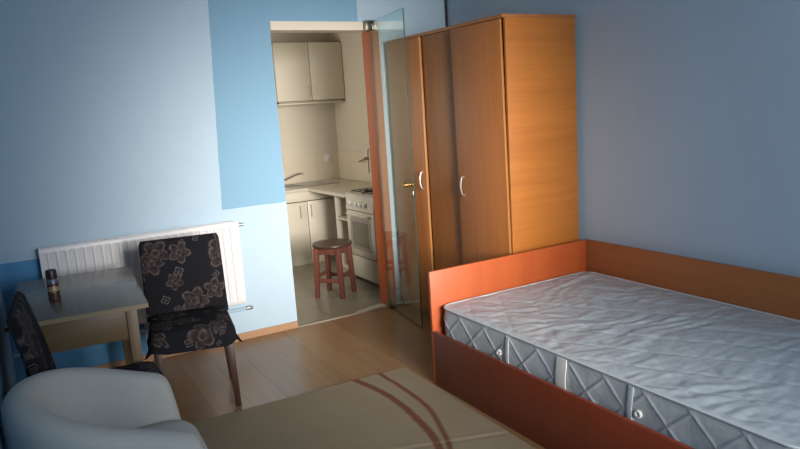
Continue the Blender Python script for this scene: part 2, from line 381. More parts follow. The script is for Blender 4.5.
def obj(name, bm, mat, parent=None, loc=(0, 0, 0), rotz=0.0, smooth=None, recalc=True):
    if recalc: bmesh.ops.recalc_face_normals(bm, faces=bm.faces[:])
    me = bpy.data.meshes.new(name); bm.to_mesh(me); bm.free()
    for mm in (mat if isinstance(mat, (list, tuple)) else [mat]): me.materials.append(mm if not isinstance(mm, str) else M[mm])
    o = bpy.data.objects.new(name, me); COL.objects.link(o)
    o.parent = parent; o.location = loc; o.rotation_euler = (0, 0, rotz)
    if smooth is not None:
        me.shade_smooth()
        if smooth < 180: me.set_sharp_from_angle(angle=math.radians(smooth))
    return o
def part(name, fn, mat, parent, smooth=40, **kw):
    bm = bmesh.new(); fn(bm)
    return obj(name, bm, mat, parent, smooth=smooth, **kw)
def tag(o, label=None, cat=None, group=None, kind=None):
    if label: o['label'] = label
    if cat: o['category'] = cat
    if group: o['group'] = group
    if kind: o['kind'] = kind
    return o
def thing(name, label, cat, loc=(0, 0, 0), rotz=0.0, group=None, kind=None):
    o = bpy.data.objects.new(name, None); COL.objects.link(o)
    o.location = loc; o.rotation_euler = (0, 0, rotz); o.empty_display_size = 0.1
    return tag(o, label, cat, group, kind)
def copy_tree(root, loc, rotz, label):
    r = root.copy(); COL.objects.link(r); r.location = loc; r.rotation_euler = (0, 0, rotz); r['label'] = label
    for ch in list(root.children):
        c = ch.copy(); COL.objects.link(c); c.parent = r
        for g in list(ch.children):
            d = g.copy(); COL.objects.link(d); d.parent = c
    return r
def struct(name, fn, mat, label, cat, smooth=None):
    o = part(name, fn, mat, None, smooth=smooth)
    return tag(o, label, cat, kind='structure')

# ------------------------------------------------------------------ the room shell
XL, XR, YB, YN, ZC = -0.14, 3.145, 4.572, -0.60, 2.62      # left wall, right wall, far wall, near wall, ceiling
OX0, OX1, OZ = 1.675, 2.515, 2.19                        # kitchen opening
WT = 0.13                                                # far wall thickness
KX0, KX1, KY1 = 0.90, 3.26, 7.05                          # kitchen
struct('floor', lambda b: box(b, XL - 0.1, XR + 0.1, YN - 0.1, YB + 0.02, -0.1, 0), 'floor', 'brown laminate plank floor of the bedroom', 'floor')
struct('floor_kitchen', lambda b: box(b, KX0 - 0.1, KX1 + 0.1, YB + 0.02, KY1 + 0.1, -0.1, 0), 'kitchen_floor', 'grey beige tiled floor of the kitchen behind the glass door', 'floor')
def far_wall(b):
    box(b, XL - 0.1, OX0, YB, YB + WT, 0, ZC); box(b, OX1, XR + 0.1, YB, YB + WT, 0, ZC); box(b, OX0, OX1, YB, YB + WT, OZ, ZC)
struct('wall_far', far_wall, 'wall_far', 'blue and white painted far wall with the kitchen opening', 'wall')
struct('wall_right', lambda b: box(b, XR, XR + 0.1, YN - 0.1, YB, 0, ZC), 'wall_right', 'plain grey blue wall behind the bed', 'wall')
struct('wall_left', lambda b: box(b, XL - 0.1, XL, YN - 0.1, YB, 0, ZC), 'wall_left', 'dark blue sliver of wall at the left behind the armchair', 'wall')
WX0, WX1, WZ0, WZ1 = 0.45, 2.45, 0.90, 2.30
def near_wall(b):
    box(b, XL, WX0, YN - 0.1, YN, 0, ZC); box(b, WX1, XR, YN - 0.1, YN, 0, ZC)
    box(b, WX0, WX1, YN - 0.1, YN, 0, WZ0); box(b, WX0, WX1, YN - 0.1, YN, WZ1, ZC)
struct('wall_near', near_wall, 'wall_right', 'wall with the window behind the camera', 'wall')
def win_frame(b):
    for x0, x1, z0, z1 in ((WX0, WX1, WZ0, WZ0 + 0.05), (WX0, WX1, WZ1 - 0.05, WZ1), (WX0, WX0 + 0.05, WZ0, WZ1), (WX1 - 0.05, WX1, WZ0, WZ1), ((WX0 + WX1) / 2 - 0.04, (WX0 + WX1) / 2 + 0.04, WZ0, WZ1)):
        box(b, x0, x1, YN - 0.07, YN - 0.015, z0, z1, 0.004)
struct('window_1', win_frame, 'white_paint', 'white framed window behind the camera', 'window')
struct('ceiling', lambda b: box(b, XL - 0.1, XR + 0.1, YN - 0.1, YB + WT, ZC, ZC + 0.1), 'ceiling', 'white bedroom ceiling above the frame', 'ceiling')
struct('ceiling_kitchen', lambda b: box(b, KX0 - 0.1, KX1 + 0.1, YB + WT, KY1 + 0.1, ZC, ZC + 0.1), 'kitchen_wall', 'cream kitchen ceiling', 'ceiling')
struct('wall_kitchen_far', lambda b: box(b, KX0 - 0.1, KX1 + 0.1, KY1, KY1 + 0.1, 0, ZC), 'kitchen_wall', 'cream far wall of the kitchen behind the cabinets', 'wall')
struct('wall_kitchen_right', lambda b: box(b, KX1, KX1 + 0.1, YB + WT, KY1, 0, ZC), 'kitchen_wall', 'cream right wall of the kitchen behind the stove', 'wall')
def kit_left(b):
    box(b, KX0 - 0.1, KX0, YB + WT, 5.3, 0, ZC); box(b, KX0 - 0.1, KX0, 6.6, KY1, 0, ZC)
    box(b, KX0 - 0.1, KX0, 5.3, 6.6, 0, 1.0); box(b, KX0 - 0.1, KX0, 5.3, 6.6, 2.2, ZC)
struct('wall_kitchen_left', kit_left, 'kitchen_wall', 'cream left wall of the kitchen with its window', 'wall')
def kit_frame(b):
    for y0, y1, z0, z1 in ((5.3, 6.6, 1.0, 1.05), (5.3, 6.6, 2.15, 2.2), (5.3, 5.35, 1.0, 2.2), (6.55, 6.6, 1.0, 2.2), (5.93, 5.99, 1.0, 2.2)):
        box(b, KX0 - 0.07, KX0 - 0.02, y0, y1, z0, z1, 0.004)
struct('window_2', kit_frame, 'white_paint', 'white framed kitchen window out of view', 'window')
struct('wall_kitchen_splashback', lambda b: box(b, 1.9, KX1 - 0.008, KY1 - 0.008, KY1, 0.80, 1.11), 'splash_far', 'cream tiled splashback above the kitchen sink', 'splashback')
struct('wall_kitchen_splashback_side', lambda b: box(b, KX1 - 0.008, KX1, 4.9, KY1, 0.80, 1.11), 'splash_right', 'cream tiled splashback above the stove', 'splashback')
struct('baseboard_far', lambda b: box(b, XL, OX0, YB - 0.014, YB, 0, 0.052, 0.003), 'base_wood', 'light wooden baseboard along the far wall', 'baseboard')
def right_post(b):
    box(b, 2.45, OX1, YB - 0.012, YB + WT + 0.01, 0, 2.125, 0.002)
struct('trim_1', right_post, 'frame_wood', 'orange brown wooden post beside the glass door', 'door frame')
struct('trim_2', lambda b: box(b, OX0, OX1, YB - 0.012, YB + WT, 2.128, OZ, 0.003), 'header', 'cream header rail across the top of the kitchen opening', 'door frame')
def threshold(b):
    box(b, OX0, OX1 + 0.03, YB - 0.012, YB + 0.016, 0, 0.006, 0.002)
struct('trim_3', threshold, 'stone', 'thin pale threshold strip between plank and tile floor', 'threshold')
def worn_patch(b):
    pts = [(2.16, 4.592), (2.30, 4.590), (2.44, 4.592), (2.445, 4.66), (2.40, 4.672), (2.31, 4.652), (2.25, 4.628), (2.20, 4.622)]
    lo = [b.verts.new((x, y, 0.0)) for x, y in pts]; hi = [b.verts.new((x, y, 0.006)) for x, y in pts]
    b.faces.new(hi); b.faces.new(lo[::-1])
    for i in range(len(pts)): b.faces.new((lo[i], lo[(i + 1) % len(pts)], hi[(i + 1) % len(pts)], hi[i]))
struct('trim_4', worn_patch, plain('pale_mortar', (0.55, 0.49, 0.40), 0.8, var=0.2, vscale=30), 'pale worn mortar patch at the threshold below the glass door', 'threshold')
tag(part('corner_cable', lambda b: tube(b, [(XR - 0.012, YB - 0.012, 0.2), (XR - 0.012, YB - 0.012, 2.2), (XR - 0.012, YB - 0.012, ZC)], 0.009), 'cable', None),
    'dark cable running up the room corner above the wardrobe', 'cable')

# ------------------------------------------------------------------ glass door, open into the room
hx, hy, fx, fy = 2.440, 4.540, 2.346, 3.905
da = math.atan2(fy - hy, fx - hx); dl = math.hypot(fx - hx, fy - hy)
door = thing('door_1', 'frameless clear glass door standing open beside the wardrobe', 'glass door', (hx, hy, 0), da, kind='structure')
def pane(b):
    fs = box(b, 0.0, dl, -0.005, 0.005, 0.012, 2.185)
    for f in fs:
        f.normal_update()
        if abs(f.normal.y) < 0.5: f.material_index = 1
part('glass_pane', pane, ['glass', 'glass_edge'], door, smooth=None)
tag(part('pivot_fitting', lambda b: box(b, -0.055, 0.015, -0.035, 0.006, 2.122, 2.192, 0.003), 'bronze', door, rotz=-da), 'dark metal pivot clamp at the top corner')
tag(part('pivot_fitting', lambda b: box(b, -0.03, 0.05, -0.015, 0.015, 0.001, 0.05, 0.003), 'bronze', door), 'dark metal pivot clamp at the bottom corner')
def knob(b):
    lathe(b, [(0.014, -0.056), (0.0175, -0.053), (0.0175, -0.016), (0.012, -0.014), (0.011, -0.006), (0.018, -0.0055), (0.018, 0.0055), (0.012, 0.010), (0.010, 0.014)], 20, (dl - 0.06, 0, 1.027), 'Y')
tag(part('knob', knob, 'brass', door), 'brass knob')
tag(part('lock_plate', lambda b: box(b, dl - 0.035, dl - 0.001, -0.008, 0.008, 0.94, 0.985, 0.003), 'bronze', door), 'small dark lock catch')

# ------------------------------------------------------------------ wardrobe
wd = thing('wardrobe', 'tall orange wooden three door wardrobe at the head of the bed', 'wardrobe', (2.56, 3.14, 0))
WH = 2.04; WL = 1.365; WD = 0.545
part('side_panel', lambda b: box(b, 0, WD, 0, 0.018, 0, WH - 0.02, 0.001), 'ward_side', wd)
part('side_panel', lambda b: box(b, 0, WD, WL - 0.018, WL, 0, WH - 0.02, 0.001), 'ward_side', wd)
part('top_panel', lambda b: box(b, -0.022, WD, -0.004, WL + 0.004, WH - 0.02, WH, 0.0015), wood('wardrobe_top_wood', (0.42, 0.155, 0.044), (0.32, 0.11, 0.028), 'Y', 0.42), wd)
part('back_panel', lambda b: box(b, WD - 0.006, WD, 0.018, WL - 0.018, 0.05, WH - 0.02), 'gap', wd)
part('bottom_panel', lambda b: box(b, 0.002, WD - 0.006, 0.018, WL - 0.018, 0.06, 0.078), 'ward_door', wd)
part('partition', lambda b: box(b, 0.01, WD - 0.006, 0.446, 0.462, 0.078, WH - 0.02), 'ward_door', wd)
part('plinth', lambda b: box(b, 0.03, 0.046, 0.018, WL - 0.018, 0, 0.06), 'ward_door', wd)
def handle_geo(y, z):
    def fn(b):
        pts = [(-0.018, y, z - 0.062), (-0.034, y, z - 0.058)] + [(-0.036 - 0.012 * math.sin(PI * t / 8), y, z - 0.055 + 0.11 * t / 8) for t in range(9)] + [(-0.034, y, z + 0.058), (-0.018, y, z + 0.062)]
        tube(b, pts, 0.0055, 8)
    return fn
def ward_door(y0, y1, ang, hinge, handle=None):
    """door slab in its own frame so an open one swings about its hinge"""
    ox = hinge
    bm = bmesh.new(); fs = box(bm, -0.018, -0.001, y0 - ox + 0.0015, y1 - ox - 0.0015, 0.065, WH - 0.024, 0.0015)
    for f in bm.faces:
        f.normal_update()
        if abs(f.normal.y) > 0.9: f.material_index = 1
    d = obj('door', bm, ['ward_door', 'ward_edge'], wd, (0, ox, 0), ang, smooth=40)
    if handle is not None:
        tag(part('handle', handle_geo(handle - ox, 1.032), 'chrome', d), 'silver bow handle')
    return d
ward_door(0.004, 0.452, math.radians(5.0), 0.004, 0.396).rotation_euler.x = math.radians(-0.6)   # sags on its hinges
ward_door(0.456, 0.872, 0, 0.872)
ward_door(0.875, WL, math.radians(-2.2), WL, 0.922)

# ------------------------------------------------------------------ bed
BX0, BX1, BY0, BY1 = 1.90, 3.092, 0.99, 3.052
bed = thing('bed_frame', 'orange brown laminate bed frame with high panels along wall and wardrobe', 'bed', (0, 0, 0))
part('headboard', lambda b: box(b, BX0, BX1, BY1, BY1 + 0.019, 0, 0.654, 0.0015), 'bed', bed)
part('back_panel', lambda b: box(b, BX1 - 0.019, BX1, BY0, BY1 - 0.0005, 0, 0.657, 0.0015), 'bed_back', bed)
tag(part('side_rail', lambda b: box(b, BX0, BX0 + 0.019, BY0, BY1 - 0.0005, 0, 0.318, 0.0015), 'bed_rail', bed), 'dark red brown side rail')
part('footboard', lambda b: box(b, BX0, BX1, BY0 - 0.02, BY0 - 0.0005, 0, 0.40, 0.0015), 'bed', bed)
part('bed_base', lambda b: box(b, BX0 + 0.02, BX1 - 0.02, BY0 + 0.001, BY1 - 0.002, 0.235, 0.25), 'bed_back', bed)

# mattress: a rounded block whose skin carries the quilting
MX0, MX1, MY0, MY1, MZ0, MZ1 = 1.938, 3.062, 1.03, 3.030, 0.251, 0.460
mat_o = thing('mattress', 'blue grey quilted satin mattress lying bare on the bed', 'mattress', ((MX0 + MX1) / 2, (MY0 + MY1) / 2, MZ0))
def tri(v): return abs((v % 1.0) - 0.5) * 2       # 0 at .5, 1 at integers
def mattress_skin(b):
    hx_, hy_, h = (MX1 - MX0) / 2, (MY1 - MY0) / 2, MZ1 - MZ0
    nx, ny, nz_ = 110, 300, 34
    cr, er = 0.075, 0.022
    vmap = {}
    def place(i, j, k):
        x, y, z = -hx_ + 2 * hx_ * i / nx, -hy_ + 2 * hy_ * j / ny, h * k / nz_
        dx, dy = abs(x) - (hx_ - cr), abs(y) - (hy_ - cr)
        px, py = x, y
        if dx > 0 and dy > 0:
            u, v = dx / cr, dy / cr
            px = math.copysign(hx_ - cr + cr * u * math.sqrt(1 - v * v / 2), x)
            py = math.copysign(hy_ - cr + cr * v * math.sqrt(1 - u * u / 2), y)
        side = max(0, dx / cr if i in (0, nx) else 0, dy / cr if j in (0, ny) else 0)
        P = Vector((px, py, z))
        onside = i in (0, nx) or j in (0, ny)
        wx, wy = px + hx_, py + hy_
        nv = noise.noise(Vector((wx * 3, wy * 3, 1.3)))
        if k == nz_:                                # top: diamond quilting with soft creases
            q = 0.21
            a, c = (wx / 1.0 + wy * 0.62) / q, (wx / 1.0 - wy * 0.62) / q
            g = max(tri(a), tri(c))
            edge = min(1, min(hx_ - abs(px), hy_ - abs(py)) / 0.05)
            dz = -0.004 * max(0, (g - 0.82) / 0.18) ** 1.3
            dz += 0.0056 * noise.noise(Vector((wx * 4.5 + 0.8 * nv, wy * 15 + 3 * nv, 0.2))) + 0.0026 * noise.noise(Vector((wx * 12, wy * 30, 4.1)))
            dz += 0.012 * noise.noise(Vector((wx * 1.8, wy * 1.8, 7.7)))
            P.z += dz * edge
            P.z -= 0.012 * (1 - min(1, min(hx_ - abs(px), hy_ - abs(py)) / 0.03)) ** 2
        elif onside:
            t = k / nz_
            s = wy if i in (0, nx) else wx
            a, c = s / 0.20 + t * 1.15, s / 0.20 - t * 1.15
            g = max(tri(a), tri(c))
            bulge = 0.004 * math.sin(PI * t) + 0.0025 * noise.noise(Vector((s * 9, t * 3, 2.2)))
            ridge = 0.0055 * max(0, (g - 0.915) / 0.085) * min(1, t * 5, (1 - t) * 8)
            off = (bulge + ridge)
            nrm = Vector((math.copysign(1, x) if i in (0, nx) else 0, math.copysign(1, y) if j in (0, ny) else 0, 0))
            if nrm.length: P += nrm.normalized() * off
        return P
    def V(i, j, k):
        key = (i, j, k)
        if key not in vmap: vmap[key] = b.verts.new(place(i, j, k))
        return vmap[key]
    for i in range(nx):
        for j in range(ny):
            b.faces.new((V(i, j, nz_), V(i + 1, j, nz_), V(i + 1, j + 1, nz_), V(i, j + 1, nz_)))
            b.faces.new((V(i, j, 0), V(i, j + 1, 0), V(i + 1, j + 1, 0), V(i + 1, j, 0)))
    for k in range(nz_):
        for i in range(nx):
            b.faces.new((V(i, 0, k), V(i + 1, 0, k), V(i + 1, 0, k + 1), V(i, 0, k + 1)))
            b.faces.new((V(i, ny, k), V(i, ny, k + 1), V(i + 1, ny, k + 1), V(i + 1, ny, k)))
        for j in range(ny):
            b.faces.new((V(0, j, k), V(0, j, k + 1), V(0, j + 1, k + 1), V(0, j + 1, k)))
            b.faces.new((V(nx, j, k), V(nx, j + 1, k), V(nx, j + 1, k + 1), V(nx, j, k + 1)))
part('quilted_cover', mattress_skin, 'mattress', mat_o, smooth=180)
def rr_path(hx_, hy_, r, z, n=8):
    pts = []
    for cx, cy, a0 in ((hx_ - r, hy_ - r, 0), (-hx_ + r, hy_ - r, 90), (-hx_ + r, -hy_ + r, 180), (hx_ - r, -hy_ + r, 270)):
        for k in range(n + 1):
            a = math.radians(a0 + 90 * k / n); pts.append((cx + r * math.cos(a), cy + r * math.sin(a), z))
    return pts + pts[:2]
tag(part('piping', lambda b: tube(b, rr_path((MX1 - MX0) / 2, (MY1 - MY0) / 2, 0.075, MZ1 - MZ0 - 0.005), 0.0065, 8), 'piping', mat_o, smooth=180), 'pale corded edge piping')
def strap(y, w):
    def fn(b):
        rows = []
        for k in range(13):
            t = k / 12; z = 0.015 + t * 0.178
            x = -(MX1 - MX0) / 2 - 0.006 - 0.006 * math.sin(PI * t)
            rows.append([b.verts.new((x + dx, y - (MY0 + MY1) / 2 + dy + 0.003 * math.sin(5 * t), z)) for dx, dy in ((0, -w), (-0.002, 0), (0, w), (0.004, w), (0.004, -w))])
        grid_faces(b, rows, True); b.faces.new(rows[0]); b.faces.new(rows[-1][::-1])
    return fn
tag(part('handle_strap', strap(2.075, 0.030), 'tape', mat_o), 'whitish woven carrying strap')
for y in (1.70, 2.44): part('seam_tape', strap(y, 0.012), 'mattress', mat_o)
for y in (2.503, 1.661):
    c = (-(MX1 - MX0) / 2 - 0.003, y - (MY0 + MY1) / 2, 0.345 - MZ0)
    tag(part('air_vent', lambda b: lathe(b, [(0.013, 0.004), (0.0165, 0.0), (0.0165, -0.006), (0.013, -0.010), (0.009, -0.009), (0.008, -0.004)], 20, c, 'X'), 'plastic', mat_o), 'round white air vent')

# ------------------------------------------------------------------ rug
rug_s1 = [(1.54, 3.47), (1.56, 3.38), (1.60, 3.162), (1.606, 2.944), (1.585, 2.74), (1.552, 2.551), (1.50, 2.40), (1.42, 2.22), (1.30, 2.0), (1.15, 1.8), (0.9, 1.6)]
rug_s2 = [(1.715, 3.47), (1.716, 3.375), (1.722, 3.15), (1.714, 2.949), (1.695, 2.796), (1.636, 2.613), (1.568, 2.436), (1.48, 2.27), (1.36, 2.05), (1.2, 1.84), (0.95, 1.63)]
def seg_dist(p, path):
    best = 9
    for (ax, ay), (bx, by) in zip(path, path[1:]):
        dx, dy = bx - ax, by - ay
        t = max(0, min(1, ((p[0] - ax) * dx + (p[1] - ay) * dy) / (dx * dx + dy * dy)))
        best = min(best, math.hypot(p[0] - ax - t * dx, p[1] - ay - t * dy))
    return best
def smooth_path(path, n=6):
    out = []
    for i in range(len(path) - 1):
        p0, p1, p2, p3 = path[max(i - 1, 0)], path[i], path[i + 1], path[min(i + 2, len(path) - 1)]
        for k in range(n):
            t = k / n
            out.append(tuple(0.5 * (2 * p1[d] + (p2[d] - p0[d]) * t + (2 * p0[d] - 5 * p1[d] + 4 * p2[d] - p3[d]) * t * t + (3 * p1[d] - p0[d] - 3 * p2[d] + p3[d]) * t ** 3) for d in (0, 1)))
    return out + [path[-1]]
def build_rug():
    b = bmesh.new(); lay = b.loops.layers.color.new('stripe')
    s1, s2 = smooth_path(rug_s1), smooth_path(rug_s2)
    A, B = Vector((0.56, 3.428)), Vector((1.888, 3.378))          # far edge
    down = Vector((-0.028, -1.0)).normalized()
    L, nx, ny = 2.4, 150, 220
    top = []
    for j in range(ny + 1):
        row = []
        for i in range(nx + 1):
            p = A.lerp(B, i / nx) + down * (L * j / ny)
            # straight ridge where the rug has been folded
            tx = (p.x - 1.426) / (1.861 - 1.426); yc = 2.532 + tx * (2.377 - 2.532)
            d = (p.y - yc)
            z = 0.009 + (0.0025 * math.exp(-(d / 0.010) ** 2) - 0.003 * math.exp(-((d + 0.022) / 0.012) ** 2)) + 0.0008 * noise.noise(Vector((p.x * 9, p.y * 9, 0)))
            row.append(b.verts.new((p.x, p.y, z)))
        top.append(row)
    grid_faces(b, top)
    rim = top[0] + [r[-1] for r in top[1:]] + top[-1][-2::-1] + [r[0] for r in top[-2:0:-1]]
    low = [b.verts.new((v.co.x, v.co.y, 0.0008)) for v in rim]
    grid_faces(b, [rim, low], True)
    for f in b.faces:
        for l in f.loops:
            p = (l.vert.co.x, l.vert.co.y)
            d1, d2 = seg_dist(p, s1), seg_dist(p, s2)
            w1 = 0.021
            v = max(1 - max(0, d1 - w1 + 0.004) / 0.008, 1 - max(0, d2 - 0.015 + 0.004) / 0.008, 0); v = min(1, v)
            l[lay] = (v, v, v, 1)
    return obj('rug', b, 'rug', None, smooth=60)
tag(build_rug(), 'flat beige woven rug with two curved brown stripes beside the bed', 'rug')

# ------------------------------------------------------------------ radiator and its pipe
rad = thing('radiator', 'white ribbed panel radiator on the far wall behind the table', 'radiator', (0.078, 4.47, 0.29))
RW, RH = 1.205, 0.572
def rib_panel(b):
    n = 24; pitch = RW / n
    xs = []
    for i in range(n):
        for f in (0.0, 0.16, 0.30, 0.70, 0.84): xs.append((i + f) * pitch)
    xs.append(RW)
    zs = [0, 0.012, 0.03, 0.05, RH - 0.05, RH - 0.03, RH - 0.012, RH]
    rows = []
    for z in zs:
        row = []
        for x in xs:
            ph = (x / pitch) % 1.0
            ins = 0.0 if (ph < 0.2 or ph > 0.8) else 1.0
            m = 1.0 if 0.05 <= z <= RH - 0.05 else 0.0
            edge = 0.006 if z in (0, RH) else 0
            if x < pitch * 0.5 or x > RW - pitch * 0.5: ins = 0
            row.append(b.verts.new((x, 0.011 * ins * m + edge, z)))
        rows.append(row)
    fs = grid_faces(b, rows)
    ext = bmesh.ops.extrude_face_region(b, geom=fs)
    bmesh.ops.translate(b, verts=[e for e in ext['geom'] if isinstance(e, bmesh.types.BMVert)], vec=(0, 0.012, 0))
part('front_panel', rib_panel, 'radiator', rad, smooth=30)
part('rear_panel', lambda b: box(b, 0.01, RW - 0.01, 0.055, 0.067, 0.01, RH - 0.01, 0.003), 'radiator', rad)
def grille(b):
    for k in range(60): box(b, 0.02 + k * (RW - 0.04) / 60, 0.02 + k * (RW - 0.04) / 60 + 0.007, 0.018, 0.062, RH - 0.006, RH - 0.001)
    box(b, 0, RW, 0.012, 0.02, RH - 0.01, RH + 0.001); box(b, 0, RW, 0.06, 0.068, RH - 0.01, RH + 0.001)
tag(part('top_grille', grille, 'radiator', rad, smooth=None), 'slotted top grille')
for x in (0, RW - 0.004): part('side_cover', lambda b: box(b, x, x + 0.004, 0.008, 0.069, 0.004, RH - 0.001, 0.001), 'radiator', rad)
def bleed(b):
    lathe(b, [(0.011, -0.01), (0.011, 0.018), (0.008, 0.02), (0.008, 0.03), (0.012, 0.031), (0.012, 0.045), (0.008, 0.048)], 16, (RW, 0.04, RH - 0.03), 'X')
tag(part('bleed_valve', bleed, 'chrome', rad), 'metal bleed valve at the top right')
for x in (0.2, RW - 0.23): part('wall_bracket', lambda b: box(b, x, x + 0.03, 0.0675, 0.101, 0.1, RH - 0.1), 'radiator', rad)
hp = thing('heating_pipe', 'thin heating pipe along the far wall below the radiator', 'pipe', (0, 4.55, 0.23))
part('pipe', lambda b: tube(b, [(XL, 0, 0), (0.6, 0, -0.004), (1.30, 0, 0.0), (1.335, 0, 0.002)], 0.011, 12), plain('pipe_paint', (0.42, 0.55, 0.66), 0.4), hp, smooth=60)
tag(part('valve', lambda b: (lathe(b, [(0.013, 1.30), (0.016, 1.303), (0.016, 1.335), (0.012, 1.345)], 16, (0, 0, 0), 'X')), 'chrome', hp), 'metal valve end')

# ------------------------------------------------------------------ dining table
tb = thing('dining_table', 'small wooden table with a grey brown laminate top before the radiator', 'table', (0.205, 3.705, 0), math.radians(-3.8))
TW, TL, TH = 0.575, 0.95, 0.74
part('table_top', lambda b: box(b, -TW / 2, TW / 2, -TL / 2, TL / 2, TH - 0.022, TH, 0.004), ['table_top'], tb)
tag(part('edge_band', lambda b: (box(b, -TW / 2 - 0.001, TW / 2 + 0.001, -TL / 2 - 0.003, -TL / 2, TH - 0.022, TH - 0.001), box(b, TW / 2, TW / 2 + 0.003, -TL / 2, TL / 2, TH - 0.022, TH - 0.001)), wood('table_edge', (0.34, 0.25, 0.15), (0.26, 0.185, 0.11), 'X', 0.4), tb, smooth=None), 'light wooden edge strip')
ax, ay = TW / 2 - 0.07, TL / 2 - 0.05
part('apron', lambda b: box(b, -ax, ax - 0.012, -ay - 0.012, -ay + 0.008, TH - 0.165, TH - 0.022, 0.002), 'table_wood', tb)
part('apron', lambda b: box(b, -ax, ax, ay - 0.008, ay + 0.012, TH - 0.15, TH - 0.022, 0.002), 'table_wood', tb)
for s in (-1, 1):
    part('apron', lambda b: box(b, s * ax - 0.01, s * ax + 0.01, -ay, ay, TH - 0.15, TH - 0.022, 0.002), wood('table_side_wood', (0.21, 0.13, 0.062), (0.145, 0.088, 0.042), 'Y', 0.45), tb)
for sx in (-1, 1):
    for sy in (-1, 1):
        part('leg', lambda b: frustum(b, (sx * ax, sy * ay, 0), (sx * ax, sy * ay, TH - 0.022), 0.021, 0.024, 0.002), 'table_leg', tb)
can = thing('spray_can', 'brown capped spray can standing on the wooden table', 'spray can', (0.100, 3.585, TH))
part('body', lambda b: lathe(b, [(0.022, 0), (0.026, 0.003), (0.0265, 0.006), (0.0265, 0.100), (0.0245, 0.107), (0.022, 0.112)], 32), 'can', can)
tag(part('cap', lambda b: lathe(b, [(0.0225, 0.1105), (0.025, 0.112), (0.0245, 0.148), (0.0225, 0.153), (0.016, 0.155)], 32), 'can_cap', can), 'dark brown cap')

# ------------------------------------------------------------------ two covered chairs
def make_chair(loc, rotz, label):
    ch = thing('dining_chair', label, 'chair', loc, rotz, 'floral covered dining chairs')
    W2 = 0.212
    def seat(b):
        uv = b.loops.layers.uv.new('UVMap'); data = {}
        N = 64
        def ring(sc, z, flare, drop):
            row = []
            for k in range(N):
                a = 2 * PI * k / N
                c, s = math.cos(a), math.sin(a); e = 0.22
                x = math.copysign(abs(c) ** e, c); y = math.copysign(abs(s) ** e, s)
                fl = flare * (1.0 + 1.1 * max(0, math.sin(2 * a) ** 2) ** 3 + 0.35 * math.sin(9 * a))
                if y > 0.3: fl *= 0.3
                px, py = x * (W2 * sc + fl), -0.01 + y * (0.215 * sc + fl)
                zz = z + (0.014 * math.sin(6 * a + 1) if flare else 0)
                v = b.verts.new((px, py, zz)); row.append(v)
                data[v] = (px + x * drop * 0.9, py + y * drop * 0.9)
            return row
        rows = [ring(1.0, 0.375, 0.024, 0.10), ring(1.0, 0.41, 0.013, 0.06), ring(1.0, 0.445, 0.003, 0.025), ring(0.985, 0.468, 0.0, 0.005), ring(0.94, 0.478, 0, 0), ring(0.6, 0.484, 0, 0), ring(0.2, 0.486, 0, 0)]
        grid_faces(b, rows, True); b.faces.new(rows[-1])
        inner = ring(0.93, 0.40, 0.0, 0.1)
        grid_faces(b, [inner, rows[0]], True); b.faces.new(inner[::-1])
        for f in b.faces:
            for l in f.loops: l[uv].uv = data[l.vert]
    part('seat', seat, 'floral', ch, smooth=60)
    def back(b):
        uv = b.loops.layers.uv.new('UVMap'); data = {}
        rows = []; nz_ = 20; N = 40; arc = 0; prev = None
        for k in range(nz_ + 1):
            t = k / nz_
            z = 0.435 + t * 0.455
            y = 0.195 + 0.085 * t - 0.008 * math.sin(PI * t)
            c = Vector((0, y, z)); arc += (c - prev).length if prev else 0; prev = c
            w = 0.228 - 0.004 * t; th = 0.030 - 0.009 * t
            if k == nz_: w -= 0.010; th *= 0.4
            if k == nz_ - 1: w -= 0.002
            nn = Vector((0, 0.966, -0.258))
            row = []
            for i in range(N):
                a = 2 * PI * i / N; cc, ss = math.cos(a), math.sin(a)
                x = math.copysign(abs(cc) ** 0.25, cc) * w; d = math.copysign(abs(ss) ** 0.5, ss) * th
                v = b.verts.new(c + Vector((x, 0, 0)) + nn * d); row.append(v)
                data[v] = (x + (0.7 if ss > 0.2 else 0), 0.24 + arc)
            rows.append(row)
        grid_faces(b, rows, True); b.faces.new(rows[0][::-1]); b.faces.new(rows[-1])
        for f in b.faces:
            for l in f.loops: l[uv].uv = data[l.vert]
    part('backrest', back, 'floral', ch, smooth=60)
    for sx in (-1, 1):
        part('leg', lambda b: frustum(b, (sx * 0.195, -0.205, 0), (sx * 0.182, -0.185, 0.40), 0.0145, 0.021, 0.003), 'chair_leg', ch)
        part('leg', lambda b: frustum(b, (sx * 0.207, 0.21, 0), (sx * 0.185, 0.165, 0.40), 0.0145, 0.021, 0.003), 'chair_leg', ch)
    part('seat_frame', lambda b: box(b, -0.185, 0.185, -0.205, 0.175, 0.385, 0.40, 0.003), 'chair_leg', ch)
    return ch
c1 = make_chair((0.745, 3.735, 0), math.radians(-10), 'dark floral covered chair in front of the radiator, to the right of the table')
c2 = copy_tree(c1, (0.218, 2.993, 0), math.radians(85), 'dark floral covered chair by the left wall, seen edge on behind armchair')

